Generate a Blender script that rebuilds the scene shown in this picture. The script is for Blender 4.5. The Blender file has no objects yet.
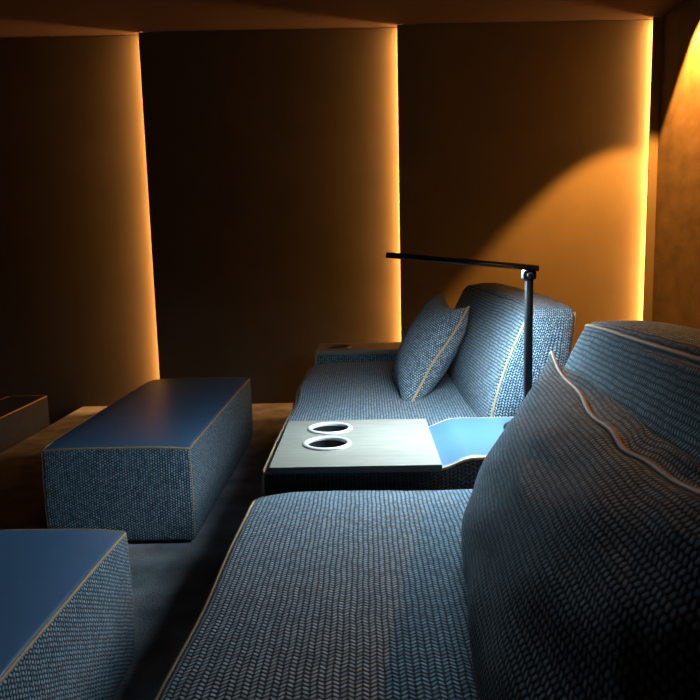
import bpy, bmesh, math, random
from mathutils import Vector, Matrix, noise
random.seed(7)
SC = bpy.context.scene
COL = SC.collection
PI = math.pi

# ------------------------------------------------------------------ materials
def new_mat(name):
    m = bpy.data.materials.new(name); m.use_nodes = True
    nt = m.node_tree
    return m, nt, nt.nodes['Principled BSDF']

def mth(nt, op, a, b=None, c=None):
    n = nt.nodes.new('ShaderNodeMath'); n.operation = op
    for i, v in enumerate((a, b, c)):
        if v is None: continue
        if isinstance(v, (int, float)): n.inputs[i].default_value = v
        else: nt.links.new(v, n.inputs[i])
    return n.outputs[0]

def ramp(nt, fac, stops):
    r = nt.nodes.new('ShaderNodeValToRGB')
    el = r.color_ramp.elements
    while len(el) < len(stops): el.new(0.5)
    for e, (p, c) in zip(el, stops):
        e.position = p; e.color = (*c, 1)
    nt.links.new(fac, r.inputs[0])
    return r.outputs[0]

def weave_mat(name, dark, mid, light, pu=0.0105, pv=0.0085, bump=0.9, slant=.75, off=0.):
    """chunky braided upholstery: columns of slanted yarn loops, mirrored every second column"""
    m, nt, b = new_mat(name)
    L = nt.links
    uv = nt.nodes.new('ShaderNodeUVMap'); uv.uv_map = 'UVMap'
    # small wander so the rows are not ruler straight
    nz = nt.nodes.new('ShaderNodeTexNoise'); nz.inputs['Scale'].default_value = 14; nz.inputs['Detail'].default_value = 2
    L.new(uv.outputs[0], nz.inputs['Vector'])
    sc = nt.nodes.new('ShaderNodeVectorMath'); sc.operation = 'MULTIPLY_ADD'
    L.new(nz.outputs['Color'], sc.inputs[0]); sc.inputs[1].default_value = (.007, .007, 0)
    L.new(uv.outputs[0], sc.inputs[2])
    sp = nt.nodes.new('ShaderNodeSeparateXYZ'); L.new(sc.outputs[0], sp.inputs[0])
    u = mth(nt, 'MULTIPLY', sp.outputs[0], 1/pu); v = mth(nt, 'MULTIPLY', sp.outputs[1], 1/pv)
    cu = mth(nt, 'FLOOR', u); fu = mth(nt, 'SUBTRACT', mth(nt, 'FRACT', u), .5)
    par = mth(nt, 'FLOORED_MODULO', cu, 2.0)
    sg = mth(nt, 'SUBTRACT', mth(nt, 'MULTIPLY', par, 2.0), 1.0)
    v2 = mth(nt, 'ADD', v, mth(nt, 'MULTIPLY', mth(nt, 'MULTIPLY', sg, fu), slant))
    v2 = mth(nt, 'ADD', v2, mth(nt, 'MULTIPLY', par, off))
    cv = mth(nt, 'FLOOR', v2); fv = mth(nt, 'SUBTRACT', mth(nt, 'FRACT', v2), .5)
    eu = mth(nt, 'POWER', mth(nt, 'ABSOLUTE', mth(nt, 'MULTIPLY', fu, 2.0)), 2.8)
    ev = mth(nt, 'POWER', mth(nt, 'ABSOLUTE', mth(nt, 'MULTIPLY', fv, 2.0)), 1.6)
    h = mth(nt, 'SUBTRACT', 1.0, mth(nt, 'ADD', eu, ev))
    cb = nt.nodes.new('ShaderNodeCombineXYZ'); L.new(cu, cb.inputs[0]); L.new(cv, cb.inputs[1])
    wn = nt.nodes.new('ShaderNodeTexWhiteNoise'); wn.noise_dimensions = '2D'; L.new(cb.outputs[0], wn.inputs['Vector'])
    rnd = mth(nt, 'MULTIPLY_ADD', wn.outputs['Value'], .45, .58)
    fib = nt.nodes.new('ShaderNodeTexNoise'); fib.inputs['Scale'].default_value = 900; fib.inputs['Detail'].default_value = 1
    L.new(uv.outputs[0], fib.inputs['Vector'])
    rnd = mth(nt, 'MULTIPLY', rnd, mth(nt, 'MULTIPLY_ADD', fib.outputs['Fac'], .7, .65))
    yarn = mth(nt, 'MULTIPLY', mth(nt, 'POWER', mth(nt, 'MAXIMUM', h, 0.0), .8), rnd)
    col = ramp(nt, yarn, [(0.0, dark), (0.30, mid), (0.85, light)])
    L.new(col, b.inputs['Base Color'])
    b.inputs['Roughness'].default_value = .85
    b.inputs['Specular IOR Level'].default_value = .25
    b.inputs['Sheen Weight'].default_value = .15; b.inputs['Sheen Roughness'].default_value = .5
    bp = nt.nodes.new('ShaderNodeBump'); bp.inputs['Strength'].default_value = bump; bp.inputs['Distance'].default_value = .003
    L.new(yarn, bp.inputs['Height']); L.new(bp.outputs[0], b.inputs['Normal'])
    return m

def noisy(name, c1, c2, scale, rough, bump=0., bdist=.002, coord='Object', spec=.5, detail=4, stretch=(1, 1, 1), bscale=None):
    m, nt, b = new_mat(name); L = nt.links
    tc = nt.nodes.new('ShaderNodeTexCoord'); mp = nt.nodes.new('ShaderNodeMapping')
    mp.inputs['Scale'].default_value = stretch
    L.new(tc.outputs[coord], mp.inputs[0])
    nz = nt.nodes.new('ShaderNodeTexNoise'); nz.inputs['Scale'].default_value = scale; nz.inputs['Detail'].default_value = detail
    L.new(mp.outputs[0], nz.inputs['Vector'])
    L.new(ramp(nt, nz.outputs['Fac'], [(.3, c1), (.7, c2)]), b.inputs['Base Color'])
    b.inputs['Roughness'].default_value = rough; b.inputs['Specular IOR Level'].default_value = spec
    if bump:
        n2 = nt.nodes.new('ShaderNodeTexNoise'); n2.inputs['Scale'].default_value = bscale or scale; n2.inputs['Detail'].default_value = 3
        L.new(mp.outputs[0], n2.inputs['Vector'])
        bp = nt.nodes.new('ShaderNodeBump'); bp.inputs['Strength'].default_value = bump; bp.inputs['Distance'].default_value = bdist
        L.new(n2.outputs['Fac'], bp.inputs['Height']); L.new(bp.outputs[0], b.inputs['Normal'])
    return m

def emit(name, col, s):
    m, nt, b = new_mat(name)
    b.inputs['Base Color'].default_value = (*col, 1)
    b.inputs['Emission Color'].default_value = (*col, 1); b.inputs['Emission Strength'].default_value = s
    return m

M_WEAVE = weave_mat('blue_weave', (.006, .012, .019), (.04, .086, .125), (.34, .48, .57), pu=.0105, pv=.0095)
M_KNOT = weave_mat('blue_knot_weave', (.006, .012, .019), (.04, .086, .125), (.36, .49, .57), pu=.0095, pv=.0105, slant=.3, off=.5)
M_DARKWEAVE = weave_mat('dark_weave', (.004, .006, .009), (.015, .022, .03), (.06, .08, .095))  # darkened blue weave; unlit look of the front sofa put into its colour
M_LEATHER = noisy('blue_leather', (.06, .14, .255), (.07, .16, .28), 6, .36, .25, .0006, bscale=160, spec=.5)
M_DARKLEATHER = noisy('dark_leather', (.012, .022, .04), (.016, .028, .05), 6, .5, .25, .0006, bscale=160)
M_PIPING = noisy('tan_piping', (.36, .24, .12), (.46, .32, .17), 90, .6, .3, .001)
M_WOOD = noisy('pale_oak', (.195, .19, .155), (.26, .25, .21), 9, .5, .12, .0006, stretch=(1, 9, 9), detail=6)
M_STEEL = noisy('brushed_steel', (.74, .76, .75), (.8, .82, .81), 60, .35)
M_STEEL.node_tree.nodes['Principled BSDF'].inputs['Metallic'].default_value = .35
M_EDGE = noisy('dark_edge_band', (.02, .017, .014), (.03, .025, .02), 40, .6)
M_DIMRING = noisy('dim_ring', (.10, .065, .04), (.13, .085, .05), 40, .35)  # far steel ring: weak warm light put into a brown colour
M_CUP = noisy('cup_black', (.012, .012, .013), (.016, .016, .017), 30, .35)
M_BLACK = noisy('black_metal', (.008, .008, .009), (.011, .011, .012), 50, .4, spec=.3)
M_PLINTH = noisy('plinth_black', (.008, .008, .009), (.012, .012, .013), 20, .8)
M_CARPET = noisy('grey_carpet', (.16, .175, .195), (.35, .37, .395), 7, .95, .9, .006, spec=.1, detail=8, bscale=120)
M_PANEL = noisy('panel_fabric', (.084, .072, .046), (.10, .086, .056), 3, .9, .2, .0008, spec=.15, bscale=500)
M_DARKWALL = noisy('charcoal_wall', (.02, .019, .018), (.026, .025, .023), 3, .9, .2, .0008, spec=.15, bscale=500)
M_CEIL = noisy('ceiling_paint', (.045, .030, .022), (.05, .034, .026), 2, .9, spec=.15)
M_RWALL = noisy('suede_wall', (.07, .052, .03), (.12, .09, .052), 5, .75, .35, .003, spec=.25, detail=7, stretch=(1, 1, 1.6), bscale=14)
M_LED = emit('led_warm', (1, .41, .11), 310)
M_LAMP = emit('lamp_diffuser', (.64, .86, 1), 720)
M_SPOT = emit('spot_lens', (1, .55, .2), 4)

# ------------------------------------------------------------------ object helpers
def empty(name, loc, label=None, cat=None, group=None):
    o = bpy.data.objects.new(name, None); COL.objects.link(o); o.location = loc
    o.empty_display_size = .1
    if label: o['label'] = label
    if cat: o['category'] = cat
    if group: o['group'] = group
    return o

def link(name, bm, mats, parent=None, smooth=True):
    me = bpy.data.meshes.new(name); bm.to_mesh(me); bm.free()
    for m in (mats if isinstance(mats, (list, tuple)) else [mats]): me.materials.append(m)
    if smooth:
        for p in me.polygons: p.use_smooth = True
    o = bpy.data.objects.new(name, me); COL.objects.link(o)
    if parent:
        o.parent = parent; o.location = -Vector(parent.location)   # meshes are written in room coordinates
    return o

def struct(name, bm, m, smooth=False):
    o = link(name, bm, m, None, smooth); o['kind'] = 'structure'; return o

def box(bm, x0, x1, y0, y1, z0, z1, bev=0., seg=2):
    vs = [bm.verts.new((x, y, z)) for z in (z0, z1) for y in (y0, y1) for x in (x0, x1)]
    fs = [bm.faces.new([vs[i] for i in f]) for f in ((0, 2, 3, 1), (4, 5, 7, 6), (0, 1, 5, 4), (2, 6, 7, 3), (0, 4, 6, 2), (1, 3, 7, 5))]
    if bev:
        es = {e for f in fs for e in f.edges}
        bmesh.ops.bevel(bm, geom=list(es), offset=bev, segments=seg, profile=.5, affect='EDGES')

def bxm(*a, **k):
    bm = bmesh.new(); box(bm, *a, **k); return bm

def tube(bm, pts, r, closed=False, n=8):
    pts = [Vector(p) for p in pts]
    N = len(pts); rings = []
    prev = None
    for i, p in enumerate(pts):
        if closed: t = pts[(i+1) % N] - pts[i-1]
        else: t = pts[min(i+1, N-1)] - pts[max(i-1, 0)]
        if t.length < 1e-9: t = Vector((0, 0, 1))
        t.normalize()
        if prev is None:
            a = Vector((0, 0, 1)) if abs(t.z) < .9 else Vector((1, 0, 0))
            nrm = t.cross(a).normalized()
        else:
            nrm = (prev - t*prev.dot(t)).normalized()
        prev = nrm; bi = t.cross(nrm)
        rr = r[i] if isinstance(r, list) else r
        rings.append([bm.verts.new(p + (nrm*math.cos(2*PI*k/n) + bi*math.sin(2*PI*k/n))*rr) for k in range(n)])
    for i in range(N if closed else N-1):
        a, b = rings[i], rings[(i+1) % N]
        for k in range(n): bm.faces.new((a[k], a[(k+1) % n], b[(k+1) % n], b[k]))
    if not closed:
        bm.faces.new(rings[0][::-1]); bm.faces.new(rings[-1])

def lathe(bm, c, prof, n=48):
    rings = []
    for r, z in prof:
        if r < 1e-6: rings.append([bm.verts.new((c[0], c[1], z))])
        else: rings.append([bm.verts.new((c[0]+r*math.cos(2*PI*k/n), c[1]+r*math.sin(2*PI*k/n), z)) for k in range(n)])
    for a, b in zip(rings, rings[1:]):
        for k in range(n):
            A = [a[k % len(a)], a[(k+1) % len(a)]] if len(a) > 1 else [a[0]]
            B = [b[(k+1) % len(b)], b[k % len(b)]] if len(b) > 1 else [b[0]]
            bm.faces.new(A + B)

class Soft:
    """upholstered block: rounded box with crowned faces, optional deform, piping along chosen edges"""
    def __init__(s, x0, x1, y0, y1, z0, z1, r=.02, crown=None, deform=None, step=.04, cexp=.75):
        s.c = Vector(((x0+x1)/2, (y0+y1)/2, (z0+z1)/2)); s.h = Vector((abs(x1-x0)/2, abs(y1-y0)/2, abs(z1-z0)/2))
        s.r = min(r, min(s.h)*.95); s.crown = crown or {}; s.deform = deform; s.step = step; s.cexp = cexp
    def map(s, q, out=0.):
        h, r = s.h, s.r
        inner = Vector([max(-(h[i]-r), min(h[i]-r, q[i])) for i in range(3)])
        d = q - inner
        p = inner + d.normalized()*(r+out) if d.length > 1e-9 else q.copy()
        for (ax, sg), a in s.crown.items():
            if q[ax]*sg >= h[ax]-1e-6:
                o = [i for i in range(3) if i != ax]
                w = max(0, 1-(q[o[0]]/h[o[0]])**2) * max(0, 1-(q[o[1]]/h[o[1]])**2)
                p[ax] += sg*a*w**s.cexp
        p = p + s.c
        return s.deform(p) if s.deform else p
    def params(s, ax):
        h, r = s.h[ax], s.r
        n = max(2, int(2*(h-r)/s.step))
        mid = [-(h-r) + 2*(h-r)*i/n for i in range(n+1)]
        k = 4
        arc = [r*math.tan(PI/4*i/k) for i in range(1, k+1)]
        return [-(h-r)-a for a in arc[::-1]] + mid + [(h-r)+a for a in arc]
    def mesh(s, faces='all', swap=(), kill=None):
        bm = bmesh.new(); uvl = bm.loops.layers.uv.new('UVMap')
        if faces == 'all': faces = [(a, g) for a in range(3) for g in (-1, 1)]
        for ax, sg in faces:
            o = [i for i in range(3) if i != ax]
            A, B = s.params(o[0]), s.params(o[1])
            g = []
            for a in A:
                row = []
                for b in B:
                    q = Vector((0, 0, 0)); q[ax] = sg*s.h[ax]; q[o[0]] = a; q[o[1]] = b
                    row.append((bm.verts.new(s.map(q)), (a+s.c[o[0]], b+s.c[o[1]])))
                g.append(row)
            flip = (sg > 0) == (ax == 1)
            for i in range(len(A)-1):
                for j in range(len(B)-1):
                    Q = [g[i][j], g[i+1][j], g[i+1][j+1], g[i][j+1]]
                    if kill and kill(sum((q[0].co for q in Q), Vector())/4): continue
                    if flip: Q = Q[::-1]
                    try: f = bm.faces.new([q[0] for q in Q])
                    except ValueError: continue
                    for lp, q in zip(f.loops, Q):
                        t = q[1]; lp[uvl].uv = (t[1], t[0]) if (ax, sg) in swap else t
        bmesh.ops.remove_doubles(bm, verts=bm.verts, dist=1e-5)
        for v in [v for v in bm.verts if not v.link_faces]: bm.verts.remove(v)
        return bm
    def edge(s, ax, s1, s2, out=.0015, sel=None):
        """points along the edge parallel to axis ax, at signs s1,s2 of the other two axes"""
        o = [i for i in range(3) if i != ax]
        L = s.params(ax)
        pts = []
        for a in L:
            q = Vector((0, 0, 0)); q[ax] = a; q[o[0]] = s1*s.h[o[0]]; q[o[1]] = s2*s.h[o[1]]
            pts.append(s.map(q, out))
        return pts
    def loop(s, ax, sg, out=.0015):
        """closed path round the rim of one face"""
        o = [i for i in range(3) if i != ax]
        P = []
        A, B = s.params(o[0]), s.params(o[1])
        def pt(a, b):
            q = Vector((0, 0, 0)); q[ax] = sg*s.h[ax]; q[o[0]] = a; q[o[1]] = b; return s.map(q, out)
        ha, hb = s.h[o[0]], s.h[o[1]]
        P += [pt(a, -hb) for a in A[:-1]] + [pt(ha, b) for b in B[:-1]]
        P += [pt(a, hb) for a in A[::-1][:-1]] + [pt(-ha, b) for b in B[::-1][:-1]]
        return P

# ------------------------------------------------------------------ room
YW, XR, ZC = 5.08, 2.0, 2.555
XS = -2.06       # platform step
ZL = -.45        # lower floor in front of the platform
XL, YB = -4.6, -2.2
bm = bmesh.new(); box(bm, XS, XR+.2, YB, YW+.3, -.7, 0)
struct('floor', bm, M_CARPET)
bm = bmesh.new(); box(bm, XL-.2, XS, YB, YW+.3, -.7, ZL)
struct('floor', bm, M_CARPET)
bm = bmesh.new(); box(bm, XL-.2, XR+.2, YB-.2, YW+.3, ZC, ZC+.15)
struct('ceiling', bm, M_CEIL)
bm = bmesh.new(); box(bm, XL-.2, XR+.2, YW+.035, YW+.3, -.7, ZC)
struct('wall_far', bm, M_PANEL)
bm = bmesh.new(); box(bm, XR, XR+.2, YB-.2, YW+.035, 0, ZC)
struct('wall_right', bm, M_RWALL)
bm = bmesh.new(); box(bm, XL-.2, XL, YB-.2, YW+.035, ZL, ZC)
struct('wall_left', bm, M_DARKWALL)
bm = bmesh.new(); box(bm, XL, XR, YB-.2, YB, ZL, ZC)
struct('wall_back', bm, M_DARKWALL)

# shingled acoustic panels: each one's left edge stands proud of its neighbour's right edge
def panel(x0, x1, z0, label, led=True, so=.05):
    """front face runs from (x0, YW-.052) to (x1+.06, YW+.02)"""
    t = empty('acoustic_wall_panel', ((x0+x1)/2, YW, z0), label, 'wall panel', 'backlit wall panels')
    b = bmesh.new(); th = .010
    xa, ya, xb, yb = (x0, YW-.045, x1+.07, YW+.020) if x1-x0 > .3 else (x0, YW-.045, x1, YW-.045)
    co = [(xa, ya), (xb, yb), (xb, yb+th), (xa, ya+th)]
    lo = [b.verts.new((x, y, z0)) for x, y in co]; hi = [b.verts.new((x, y, ZC-.004)) for x, y in co]
    b.faces.new(lo[::-1]); b.faces.new(hi)
    for i in range(4): b.faces.new((lo[i], lo[(i+1) % 4], hi[(i+1) % 4], hi[i]))
    link('fabric_face', b, M_PANEL, t, smooth=False)
    if led:
        b = bmesh.new(); box(b, -.002, .002, -.008, .008, z0+.01, ZC-.012)
        b.transform(Matrix.Translation((x0+so-.004, YW-.012, 0)) @ Matrix.Rotation(math.radians(-48), 4, 'Z'))
        o = link('light_strip', b, [M_BLACK, M_LED], t, smooth=False)
        for pl in o.data.polygons:
            if pl.normal.x < -.6: pl.material_index = 1
    return t
panel(-3.22, -1.475, ZL, 'leftmost dark olive fabric wall panel, glowing orange along its right side')
panel(-1.475, .252, 0, 'middle dark brown fabric wall panel rising behind the far sofa seat')
panel(.252, 1.915, 0, 'right dark fabric wall panel with a broad pool of orange light, behind the lamp')
t = panel(1.938, 1.998, 0, 'narrow strip of wall panel in the corner beside the suede right wall', so=.042)
t = panel(-4.55, -3.22, ZL, 'wall panel at the far left end of the row, beyond the leftmost glowing seam')

# ceiling downlights (warm wall washers in a row along the right wall)
def spot(x, y, power, size=87, blend=.25, col=(1, .36, .06), aim=(0, 0), label=''):
    t = empty('recessed_downlight', (x, y, ZC-.001), label, 'downlight', 'warm ceiling downlights along the right wall')
    b = bmesh.new(); lathe(b, (x, y), [(.045, ZC-.001), (.045, ZC-.006), (.034, ZC-.008), (.033, ZC-.001)], 32)
    link('trim_ring', b, M_BLACK, t)
    b = bmesh.new(); lathe(b, (x, y), [(.032, ZC-.002), (0, ZC-.002)], 32)
    link('lens', b, M_SPOT, t)
    l = bpy.data.lights.new('downlight_beam', 'SPOT'); l.energy = power; l.color = col
    l.spot_size = math.radians(size); l.spot_blend = blend; l.shadow_soft_size = .02
    o = bpy.data.objects.new('downlight_beam', l); COL.objects.link(o); o.parent = t
    o.location = (0, 0, -.02); o.rotation_euler = (math.radians(aim[0]), math.radians(aim[1]), 0)
    return t
spot(1.85, 4.45, 900, 80, .22, label='ceiling downlight nearest the corner, its beam fanning down the right wall')
spot(1.88, 1.9, 150, 106, .5, label='second ceiling downlight from the corner, above the right wall beside the near sofa')
spot(1.88, -.4, 50, 84, .5, label='third ceiling downlight from the corner, furthest from the lit wall panels')

# ------------------------------------------------------------------ ottomans
def ottoman(x0, x1, y0, y1, zt, label, crown=.012):
    t = empty('ottoman', ((x0+x1)/2, (y0+y1)/2, 0), label, 'ottoman')
    s = Soft(x0, x1, y0, y1, .012, zt, r=.014, crown={(2, 1): crown, (1, -1): .008, (0, 1): .010, (0, -1): .01, (1, 1): .012}, step=.05)
    def df(p):
        # hem tucks under a little; corners pulled in
        k = max(0, (.10-p.z)/.08)
        c = Vector(((x0+x1)/2, (y0+y1)/2, 0))
        u = (p.x-c.x)/((x1-x0)/2); v = (p.y-c.y)/((y1-y0)/2)
        m = max(0, min(1, (p.z-.25)/.1))
        z = p.z + m*(.009*(1-u**4)+.009*(1-v**8)-.009)
        q = max(0, abs(u)+abs(v)*1.0-1.8)*.05     # corners drawn in
        return Vector((p.x-(p.x-c.x)*(.02*k+q*m), p.y-(p.y-c.y)*(.01*k+q*m*.5), z))
    s.deform = df
    link('fabric_body', s.mesh([(0, -1), (0, 1), (1, -1), (1, 1), (2, -1)]), M_KNOT, t)
    link('leather_top', s.mesh([(2, 1)]), M_LEATHER, t)
    b = bmesh.new(); tube(b, s.loop(2, 1, .001), .0042, True)
    for sx in (-1, 1):
        for sy in (-1, 1):
            tube(b, s.edge(2, sx, sy, .0005), .0028)
    link('piping', b, M_PIPING, t)
    link('plinth', bxm(x0+.03, x1-.03, y0+.03, y1-.03, 0, .04), M_PLINTH, t, smooth=False)
    return t
ottoman(-1.222, -.655, 2.578, 4.02, .384, 'blue leather topped woven ottoman seen whole, in the aisle left of the sofa')
ottoman(-1.205, -.632, .45, 1.795, .384, 'nearer blue leather topped woven ottoman, cut off at the bottom left corner')

# ------------------------------------------------------------------ front row sofa on the lower tier
t = empty('front_row_sofa', (-2.75, 3.8, ZL), 'dark sofa of the lower front row, its back edge showing at the far left', 'sofa')
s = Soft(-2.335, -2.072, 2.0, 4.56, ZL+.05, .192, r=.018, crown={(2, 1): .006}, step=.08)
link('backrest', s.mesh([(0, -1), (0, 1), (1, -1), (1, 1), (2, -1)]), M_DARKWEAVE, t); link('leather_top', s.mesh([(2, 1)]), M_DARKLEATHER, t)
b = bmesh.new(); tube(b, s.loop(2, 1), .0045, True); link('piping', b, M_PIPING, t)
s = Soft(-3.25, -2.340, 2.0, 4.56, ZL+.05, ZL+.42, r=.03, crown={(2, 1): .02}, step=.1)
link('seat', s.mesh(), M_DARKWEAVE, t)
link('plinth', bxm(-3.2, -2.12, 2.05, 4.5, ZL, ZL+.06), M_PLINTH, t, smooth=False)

# ------------------------------------------------------------------ sofa modules
def sofa_unit(y0, y1, label, xf=-.312, seat_h=.464, crown=.030, back_top=.885, bx0=.40, bx1=.545, far=False):
    """xf front edge of the seat; the backrest leans from bx0 (seat level) to bx1 (top)"""
    t = empty('sofa_seat_module', (.2, (y0+y1)/2, 0), label, 'sofa')
    L = y1-y0
    # seat block
    def df(p):
        wob = .006*math.sin(p.y*5.1)+.004*math.sin(p.y*11+1)
        k = max(0, min(1, (p.z-.2)/.25))
        f = max(0, 1-(p.x-xf)/.25) if p.x < xf+.25 else 0
        cu_ = max(0, 1-(p.x-xf)/.10) ; cv_ = max(0, 1-min(p.y-y0, y1-p.y)/.10)
        k2 = k*(cu_*cv_)**.8
        return Vector((p.x + wob*k*f, p.y, p.z - .013*k2 + .006*k*noise.noise(Vector((p.x*3, p.y*2.2, 1)))))
    s = Soft(xf, .78, y0, y1, .07, seat_h, r=.03, crown={(2, 1): crown, (0, -1): .015}, step=.04, cexp=.5, deform=df)
    link('seat_cushion', s.mesh(), M_WEAVE, t)
    b = bmesh.new()
    tube(b, s.edge(1, -1, 1), .004)
    tube(b, s.edge(2, -1, -1), .0035); tube(b, s.edge(2, -1, 1), .0035)
    link('seat_piping', b, M_PIPING, t)
    link('plinth', bxm(xf+.06, .72, y0+.03, y1-.03, 0, .08), M_PLINTH, t, smooth=False)
    # leaning back cushion
    zb = seat_h-.03
    def lean(p):
        k = (p.z-zb)/(back_top-zb)
        xs = (bx1-bx0)*k
        # thins slightly towards the top
        cx = (bx0+.30)/1
        w = (p.x-bx0)
        v = (p.y-(y0+y1)/2)/((y1-y0)/2)
        drop = .010*abs(v)**10*max(0, k)**2
        bul = .020*math.sin(PI*max(0, min(1, k)))
        return Vector((bx0 + xs + w*(1-.38*k) - (bul if w < .15 else -bul*.3), p.y, p.z - drop + .006*noise.noise(Vector((p.x*2, p.y*3.1, 5)))
                       + .012*noise.noise(Vector((0, p.y*1.7, 9)))*max(0, k-.5)))
    s = Soft(bx0, bx0+.25, y0+.01, y1-.02, zb, back_top, r=.024,
             crown={(0, -1): .045, (2, 1): .028, (1, -1): .03, (1, 1): .03}, step=.035, deform=lean, cexp=.6)
    link('back_cushion', s.mesh(swap=((0, -1), (0, 1))), M_WEAVE, t)
    for pts in ([s.edge(2, -1, -1), s.edge(2, 1, -1)] if far else [s.edge(1, -1, 1)]):
        b = bmesh.new(); tube(b, pts, .0045); link('back_cushion_piping', b, M_PIPING, t)
    return t
sofa_unit(.02, 1.835, 'nearest blue woven sofa seat with the large back cushion at the right edge', back_top=.905, bx1=.552)
sofa_unit(2.375, 3.945, 'far blue woven sofa seat beyond the wood tray, under the orange lit wall', far=True)

CUPS = {}
def arm_unit(y0, y1, tx0, tx1, ty0, ty1, cups, label, tlabel, pad_x1=.66, xf=-.29, ztop=.508):
    t = empty('sofa_armrest_module', (.2, (y0+y1)/2, 0), label, 'armrest')
    def df(p):
        if p.z < .4: return p
        d = p.x-tx1
        k = max(0, min(1, (d+.01)/.10)); k = k*k*(3-2*k)
        e = max(0, min(1, (p.x-xf)/.03))
        return Vector((p.x, p.y, p.z + .030*k*max(0, min(1, (p.z-.44)/.06))))
    s = Soft(xf, .78, y0, y1, .07, ztop, r=.022, crown={(2, 1): .0, (1, -1): .012, (0, -1): .012}, step=.02, deform=df)
    kill = lambda c: c.z > .49 and any((c.x-cx)**2+(c.y-cy)**2 < .067**2 for cx, cy in cups)
    link('fabric_body', s.mesh([(0, -1), (0, 1), (1, -1), (1, 1), (2, -1)], swap=()), M_DARKWEAVE if len(cups) > 1 else M_WEAVE, t)  # near armrest takes the darkened weave, far one the plain blue
    link('leather_top', s.mesh([(2, 1)], kill=kill), M_LEATHER, t)
    b = bmesh.new(); tube(b, s.loop(2, 1, .001), .004, True)
    tube(b, s.edge(2, -1, -1), .0035); tube(b, s.edge(2, -1, 1), .0035)
    link('piping', b, M_PIPING, t)
    link('plinth', bxm(xf+.06, .72, y0+.03, y1-.03, 0, .08), M_PLINTH, t, smooth=False)
    # wooden tray with let-in cup holders
    w = empty('wooden_drink_tray', ((tx0+tx1)/2, (ty0+ty1)/2, ztop), tlabel, 'tray', 'wooden trays on the sofa armrests')
    b = bmesh.new()
    z0, z1 = ztop+.001, ztop+.019; ring_m = M_STEEL if len(cups) > 1 else M_DIMRING
    # board: grid around holes built by polar fan to a rectangle per hole cell
    ys = [ty0] + [(a[1]+c[1])/2 for a, c in zip(cups, cups[1:])] + [ty1]
    cx = cups[0][0]; R = .060; xm0, xm1 = cx-.085, cx+.085
    n = 48
    def quad(xa, xb, ya, yb):
        for z, fl in ((z1, 1), (z0, -1)):
            v = [b.verts.new(p) for p in ((xa, ya, z), (xb, ya, z), (xb, yb, z), (xa, yb, z))][::fl]; b.faces.new(v)
    for i, (hx, hy) in enumerate(cups):
        ya, yb = ys[i], ys[i+1]
        quad(tx0, xm0, ya, yb); quad(xm1, tx1, ya, yb)
        inn = []; out = []
        for k in range(n):
            a = 2*PI*k/n; c_, s_ = math.cos(a), math.sin(a)
            inn.append((hx+R*c_, hy+R*s_))
            sx = ((xm1-hx) if c_ > 0 else (hx-xm0))/max(abs(c_), 1e-9); sy = ((yb-hy) if s_ > 0 else (hy-ya))/max(abs(s_), 1e-9)
            m_ = min(sx, sy); out.append((hx+m_*c_, hy+m_*s_))
        for z, fl in ((z1, 1), (z0, -1)):
            I = [b.verts.new((*p, z)) for p in inn]; O = [b.verts.new((*p, z)) for p in out]
            for k in range(n):
                b.faces.new([I[k], O[k], O[(k+1) % n], I[(k+1) % n]][::fl])
            # fill the rectangle corners left by the fan
            for qx, qy in ((xm0, ya), (xm1, ya), (xm1, yb), (xm0, yb)):
                best = None
                for k in range(n):
                    p, q = out[k], out[(k+1) % n]
                    if (abs(p[0]-qx) < 1e-6 and abs(q[1]-qy) < 1e-6) or (abs(p[1]-qy) < 1e-6 and abs(q[0]-qx) < 1e-6):
                        if abs(p[0]-q[0]) > 1e-7 and abs(p[1]-q[1]) > 1e-7 and math.hypot(p[0]-qx, p[1]-qy) < .1: best = k
                if best is not None:
                    v = b.verts.new((qx, qy, z)); b.faces.new([O[best], v, O[(best+1) % n]][::fl])
        I0 = [b.verts.new((*p, z0)) for p in inn]; I1 = [b.verts.new((*p, z1)) for p in inn]
        for k in range(n): b.faces.new([I0[k], I1[k], I1[(k+1) % n], I0[(k+1) % n]])
    for p, q in (((tx0, ty0), (tx1, ty0)), ((tx1, ty0), (tx1, ty1)), ((tx1, ty1), (tx0, ty1)), ((tx0, ty1), (tx0, ty0))):
        b.faces.new([b.verts.new(v) for v in ((*p, z0), (*q, z0), (*q, z1), (*p, z1))])
    bmesh.ops.remove_doubles(b, verts=b.verts, dist=1e-5)
    o = link('board', b, [M_WOOD, M_EDGE if len(cups) > 1 else M_WOOD], w, smooth=False)
    for pl in o.data.polygons:
        if abs(pl.normal.z) < .5: pl.material_index = 1
    for hx, hy in cups:
        c = empty('cup_holder', (hx, hy, z1)); c.parent = w; c.location = Vector((hx, hy, z1)) - Vector(w.location)
        def sub(name, prof, m):
            bb = bmesh.new(); lathe(bb, (0, 0), prof)
            me = bpy.data.meshes.new(name); bb.to_mesh(me); bb.free(); me.materials.append(m)
            for p in me.polygons: p.use_smooth = True
            o = bpy.data.objects.new(name, me); COL.objects.link(o); o.parent = c
            if name == 'rim_ring': o['label'] = 'bright metal rim ring' if ring_m is M_STEEL else 'dull brown rim ring'
        sub('rim_ring', [(.0725, 0), (.0725, .003), (.0705, .0055), (.0665, .0068), (.0615, .0064), (.0585, .0048), (.0575, .002), (.0575, -.004)], ring_m)
        sub('cup_well', [(.0578, -.002), (.0572, -.055), (.052, -.06), (0, -.06)], M_CUP)
    return t
arm_unit(1.868, 2.325, -.262, .195, 1.838, 2.352, [(-.119, 2.060), (-.119, 2.238)],
         'blue leather topped armrest between the two sofa seats, bright under the lamp',
         'pale wood tray with two metal cup holders beneath the black lamp')
arm_unit(4.005, 4.33, -.278, .42, 3.985, 4.30, [(-.155, 4.14)],
         'woven armrest block at the far end of the sofa near the wall',
         'distant wood tray at the far end of the sofa beside the glowing wall')

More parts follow.
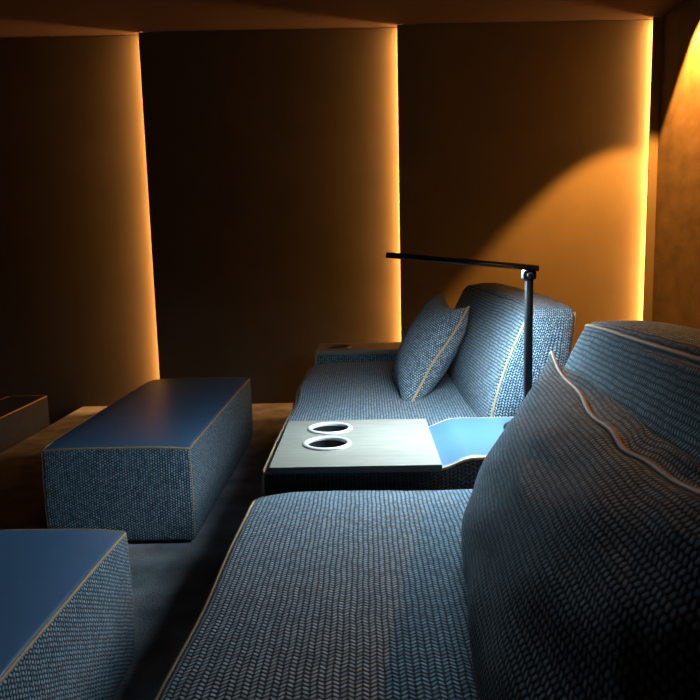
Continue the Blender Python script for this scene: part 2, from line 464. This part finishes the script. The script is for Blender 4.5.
# ------------------------------------------------------------------ loose pillows
def pillow(name, TF, TN, BF, BN, thick, label, seed=1, pin=.05, wr=.004, nu=60, nv=44, wobble=.0, side=-1, exp=.42, back=1., notch=None, sag=0., tap=.25, puff=0.):
    """bilinear quad of seam corners (u: far->near, v: bottom->top); faces bulge both ways"""
    TF, TN, BF, BN = map(Vector, (TF, TN, BF, BN))
    cen = (TF+TN+BF+BN)/4
    t = empty(name, (cen.x, cen.y, min(BF.z, BN.z)), label, 'cushion')
    W = ((TN-TF).length+(BN-BF).length)/2; Hh = ((TF-BF).length+(TN-BN).length)/2
    eu = ((TN-TF)+(BN-BF)).normalized(); ev = ((TF-BF)+(TN-BN)).normalized()
    nrm = eu.cross(ev).normalized()
    if nrm.x > 0: nrm = -nrm          # front of the pillow looks towards the screen side (-x)
    def seam(u, v):
        # sides pulled in between the pointed corners
        uu = u*(1-pin*(1-v*v)); vv = v*(1-pin*(1-u*u))
        a = (uu+1)/2; b_ = (vv+1)/2
        p = BF*(1-a)*(1-b_) + BN*a*(1-b_) + TF*(1-a)*b_ + TN*a*b_
        e = max(abs(u), abs(v))**6
        if wobble:
            p = p + nrm*wobble*e*math.sin(u*7+v*5+seed) + ev*wobble*.6*e*math.sin(u*11+seed*2)
        if sag and v > 0: p = p - ev*sag*(1-u*u)*v*v
        if notch and v > 0:
            k = math.exp(-((u-notch[0])/notch[1])**2)*max(0, v)**3
            p = p - ev*notch[2]*k + nrm*notch[2]*.4*k
        return p
    def pt(u, v, sg):
        p = seam(u, v)
        w = max(0, (1-u*u)*(1-v*v))
        th = thick*(w**exp)*(1-tap*(v*.5+.5))
        if sg < 0: th *= back
        # gather creases running in from the corners and seams
        ed = 1-min(1, w*3.0)
        cr = noise.noise(Vector((u*3.2+seed, v*3.5, sg*2.+seed)))*.9 + .6*noise.noise(Vector((u*9+seed, v*8, sg*3.)))*ed
        cr += .55*math.sin((u*.9+v*1.0)*16 + 3*noise.noise(Vector((u*2, v*2, seed))))*ed*max(0, 1-abs(abs(u)-.75)*2.5)
        th += wr*cr*min(1, w*6)
        if sg < 0 and puff: p = p + ev*puff*math.exp(-((v-.82)/.22)**2)*(1-u**4)*(1-max(0, v)**10)
        return p + nrm*sg*th
    bm = bmesh.new(); uvl = bm.loops.layers.uv.new('UVMap')
    def sp(n): return [math.sin(PI/2*(2*i/n-1))*.35 + (2*i/n-1)*.65 for i in range(n+1)]
    U, V = sp(nu), sp(nv)
    for sg in (1, -1):
        g = [[bm.verts.new(pt(u, v, sg)) for v in V] for u in U]
        lv = [[0]*(nv+1) for _ in U]; lu = [[0]*(nv+1) for _ in U]
        for i in range(nu+1):
            for j in range(1, nv+1): lv[i][j] = lv[i][j-1]+(g[i][j].co-g[i][j-1].co).length
            o_ = lv[i][nv//2]; lv[i] = [q-o_ for q in lv[i]]
        for j in range(nv+1):
            for i in range(1, nu+1): lu[i][j] = lu[i-1][j]+(g[i][j].co-g[i-1][j].co).length
            o_ = lu[nu//2][j]
            for i in range(nu+1): lu[i][j] -= o_
        for i in range(nu):
            for j in range(nv):
                idx = [(i, j), (i+1, j), (i+1, j+1), (i, j+1)]
                if sg > 0: idx = idx[::-1]
                f = bm.faces.new([g[a][b_] for a, b_ in idx])
                for lp, (a, b_) in zip(f.loops, idx): lp[uvl].uv = (lv[a][b_]+sg*3, lu[a][b_]+seed)
    bmesh.ops.remove_doubles(bm, verts=bm.verts, dist=2e-5)
    bmesh.ops.recalc_face_normals(bm, faces=bm.faces)
    link('cover', bm, M_KNOT, t)
    P = [seam(u, -1) for u in U[:-1]] + [seam(1, v) for v in V[:-1]] + [seam(u, 1) for u in U[::-1][:-1]] + [seam(-1, v) for v in V[::-1][:-1]]
    P = [p + (p-cen).normalized()*.004 for p in P]
    bm = bmesh.new(); tube(bm, P, .0045, True, 10); link('piping', bm, M_PIPING, t)
    return t

pillow('scatter_cushion', (.455, 1.74, .828), (.33, .50, .865), (.24, 1.58, .475), (.14, .46, .475), .122,
       'large woven scatter cushion filling the lower right corner, tan piping on its top edge', seed=3, pin=.035, wr=.009, back=.85,
       nu=90, nv=60, wobble=.006, exp=.42, notch=(.22, .09, .012), sag=.035, tap=.6, puff=.075)
pillow('scatter_cushion', (.375, 3.46, .875), (.435, 3.02, .835), (.14, 3.25, .475), (.155, 2.78, .462), .108,
       'small square woven scatter cushion leaning on the far sofa seat, left of the lamp post', seed=8, pin=.06, wr=.005,
       nu=44, nv=44, wobble=.004, exp=.42, tap=0., sag=.04)

# ------------------------------------------------------------------ reading lamp
LY, LX = 2.15, .488
t = empty('reading_lamp', (LX, LY, .538), 'slim black reading lamp with a long horizontal arm above the wood tray', 'lamp')
b = bmesh.new(); lathe(b, (LX, LY), [(0, .537), (.07, .537), (.072, .540), (.071, .548), (.066, .551), (0, .551)], 40)
link('base', b, M_BLACK, t)
link('pole', bxm(LX-.011, LX+.011, LY-.011, LY+.011, .548, 1.012, bev=.003), M_BLACK, t)
b = bmesh.new(); box(b, LX-.022, LX+.019, LY-.014, LY+.014, .992, 1.020, bev=.005)
tube(b, [(LX-.001, LY-.018, 1.006), (LX-.001, LY+.018, 1.006)], .009, False, 20)
link('hinge', b, M_BLACK, t)
AL = .451
b = bmesh.new(); box(b, 0, AL, -.016, .016, -.002, .0085, bev=.003)
for ya, yb in ((-.016, -.0125), (.0125, .016)): box(b, 0, AL, ya, yb, -.0085, .002)
box(b, 0, .02, -.0125, .0125, -.0085, -.002); box(b, .412, AL, -.0125, .0125, -.0085, -.002)
A_, B_ = Vector((.0655, LY, 1.0745)), Vector((.514, LY, 1.0255))
ex = (B_-A_); AL = ex.length; ex.normalize(); ey = Vector((0, 0, 1)).cross(ex).normalized(); ez = ex.cross(ey)
Mx = Matrix((ex, ey, ez)).transposed().to_4x4(); Mx.translation = A_
b.transform(Mx); link('arm', b, M_BLACK, t)
b = bmesh.new(); box(b, .022, .410, -.0120, .0120, -.0070, -.0062)
b.transform(Mx); o = link('light_bar', b, M_LAMP, t, smooth=False)

# ------------------------------------------------------------------ world, camera
w = bpy.data.worlds.new('room'); SC.world = w; w.use_nodes = True
w.node_tree.nodes['Background'].inputs[0].default_value = (.5, .6, .8, 1)
w.node_tree.nodes['Background'].inputs[1].default_value = 0.0

cd = bpy.data.cameras.new('camera'); cam = bpy.data.objects.new('camera', cd); COL.objects.link(cam)
p, r, y = .142, .0237, -.022
f = Vector((math.sin(y)*math.cos(p), math.cos(y)*math.cos(p), -math.sin(p)))
rt = Vector((math.cos(y), -math.sin(y), 0)); dn = f.cross(rt)
c, s_ = math.cos(r), math.sin(r)
R_ = c*rt+s_*dn; D_ = -s_*rt+c*dn
m = Matrix((R_, -D_, -f)).transposed().to_4x4(); m.translation = (0, 0, 1.1)
cam.matrix_world = m
cd.sensor_width = 36; cd.lens = 36*720/700; cd.clip_start = .02
SC.camera = cam
vs = SC.view_settings
vs.view_transform = 'Standard'; vs.look = 'None'; vs.gamma = 1; vs.use_curve_mapping = False
vs.exposure = 0.0
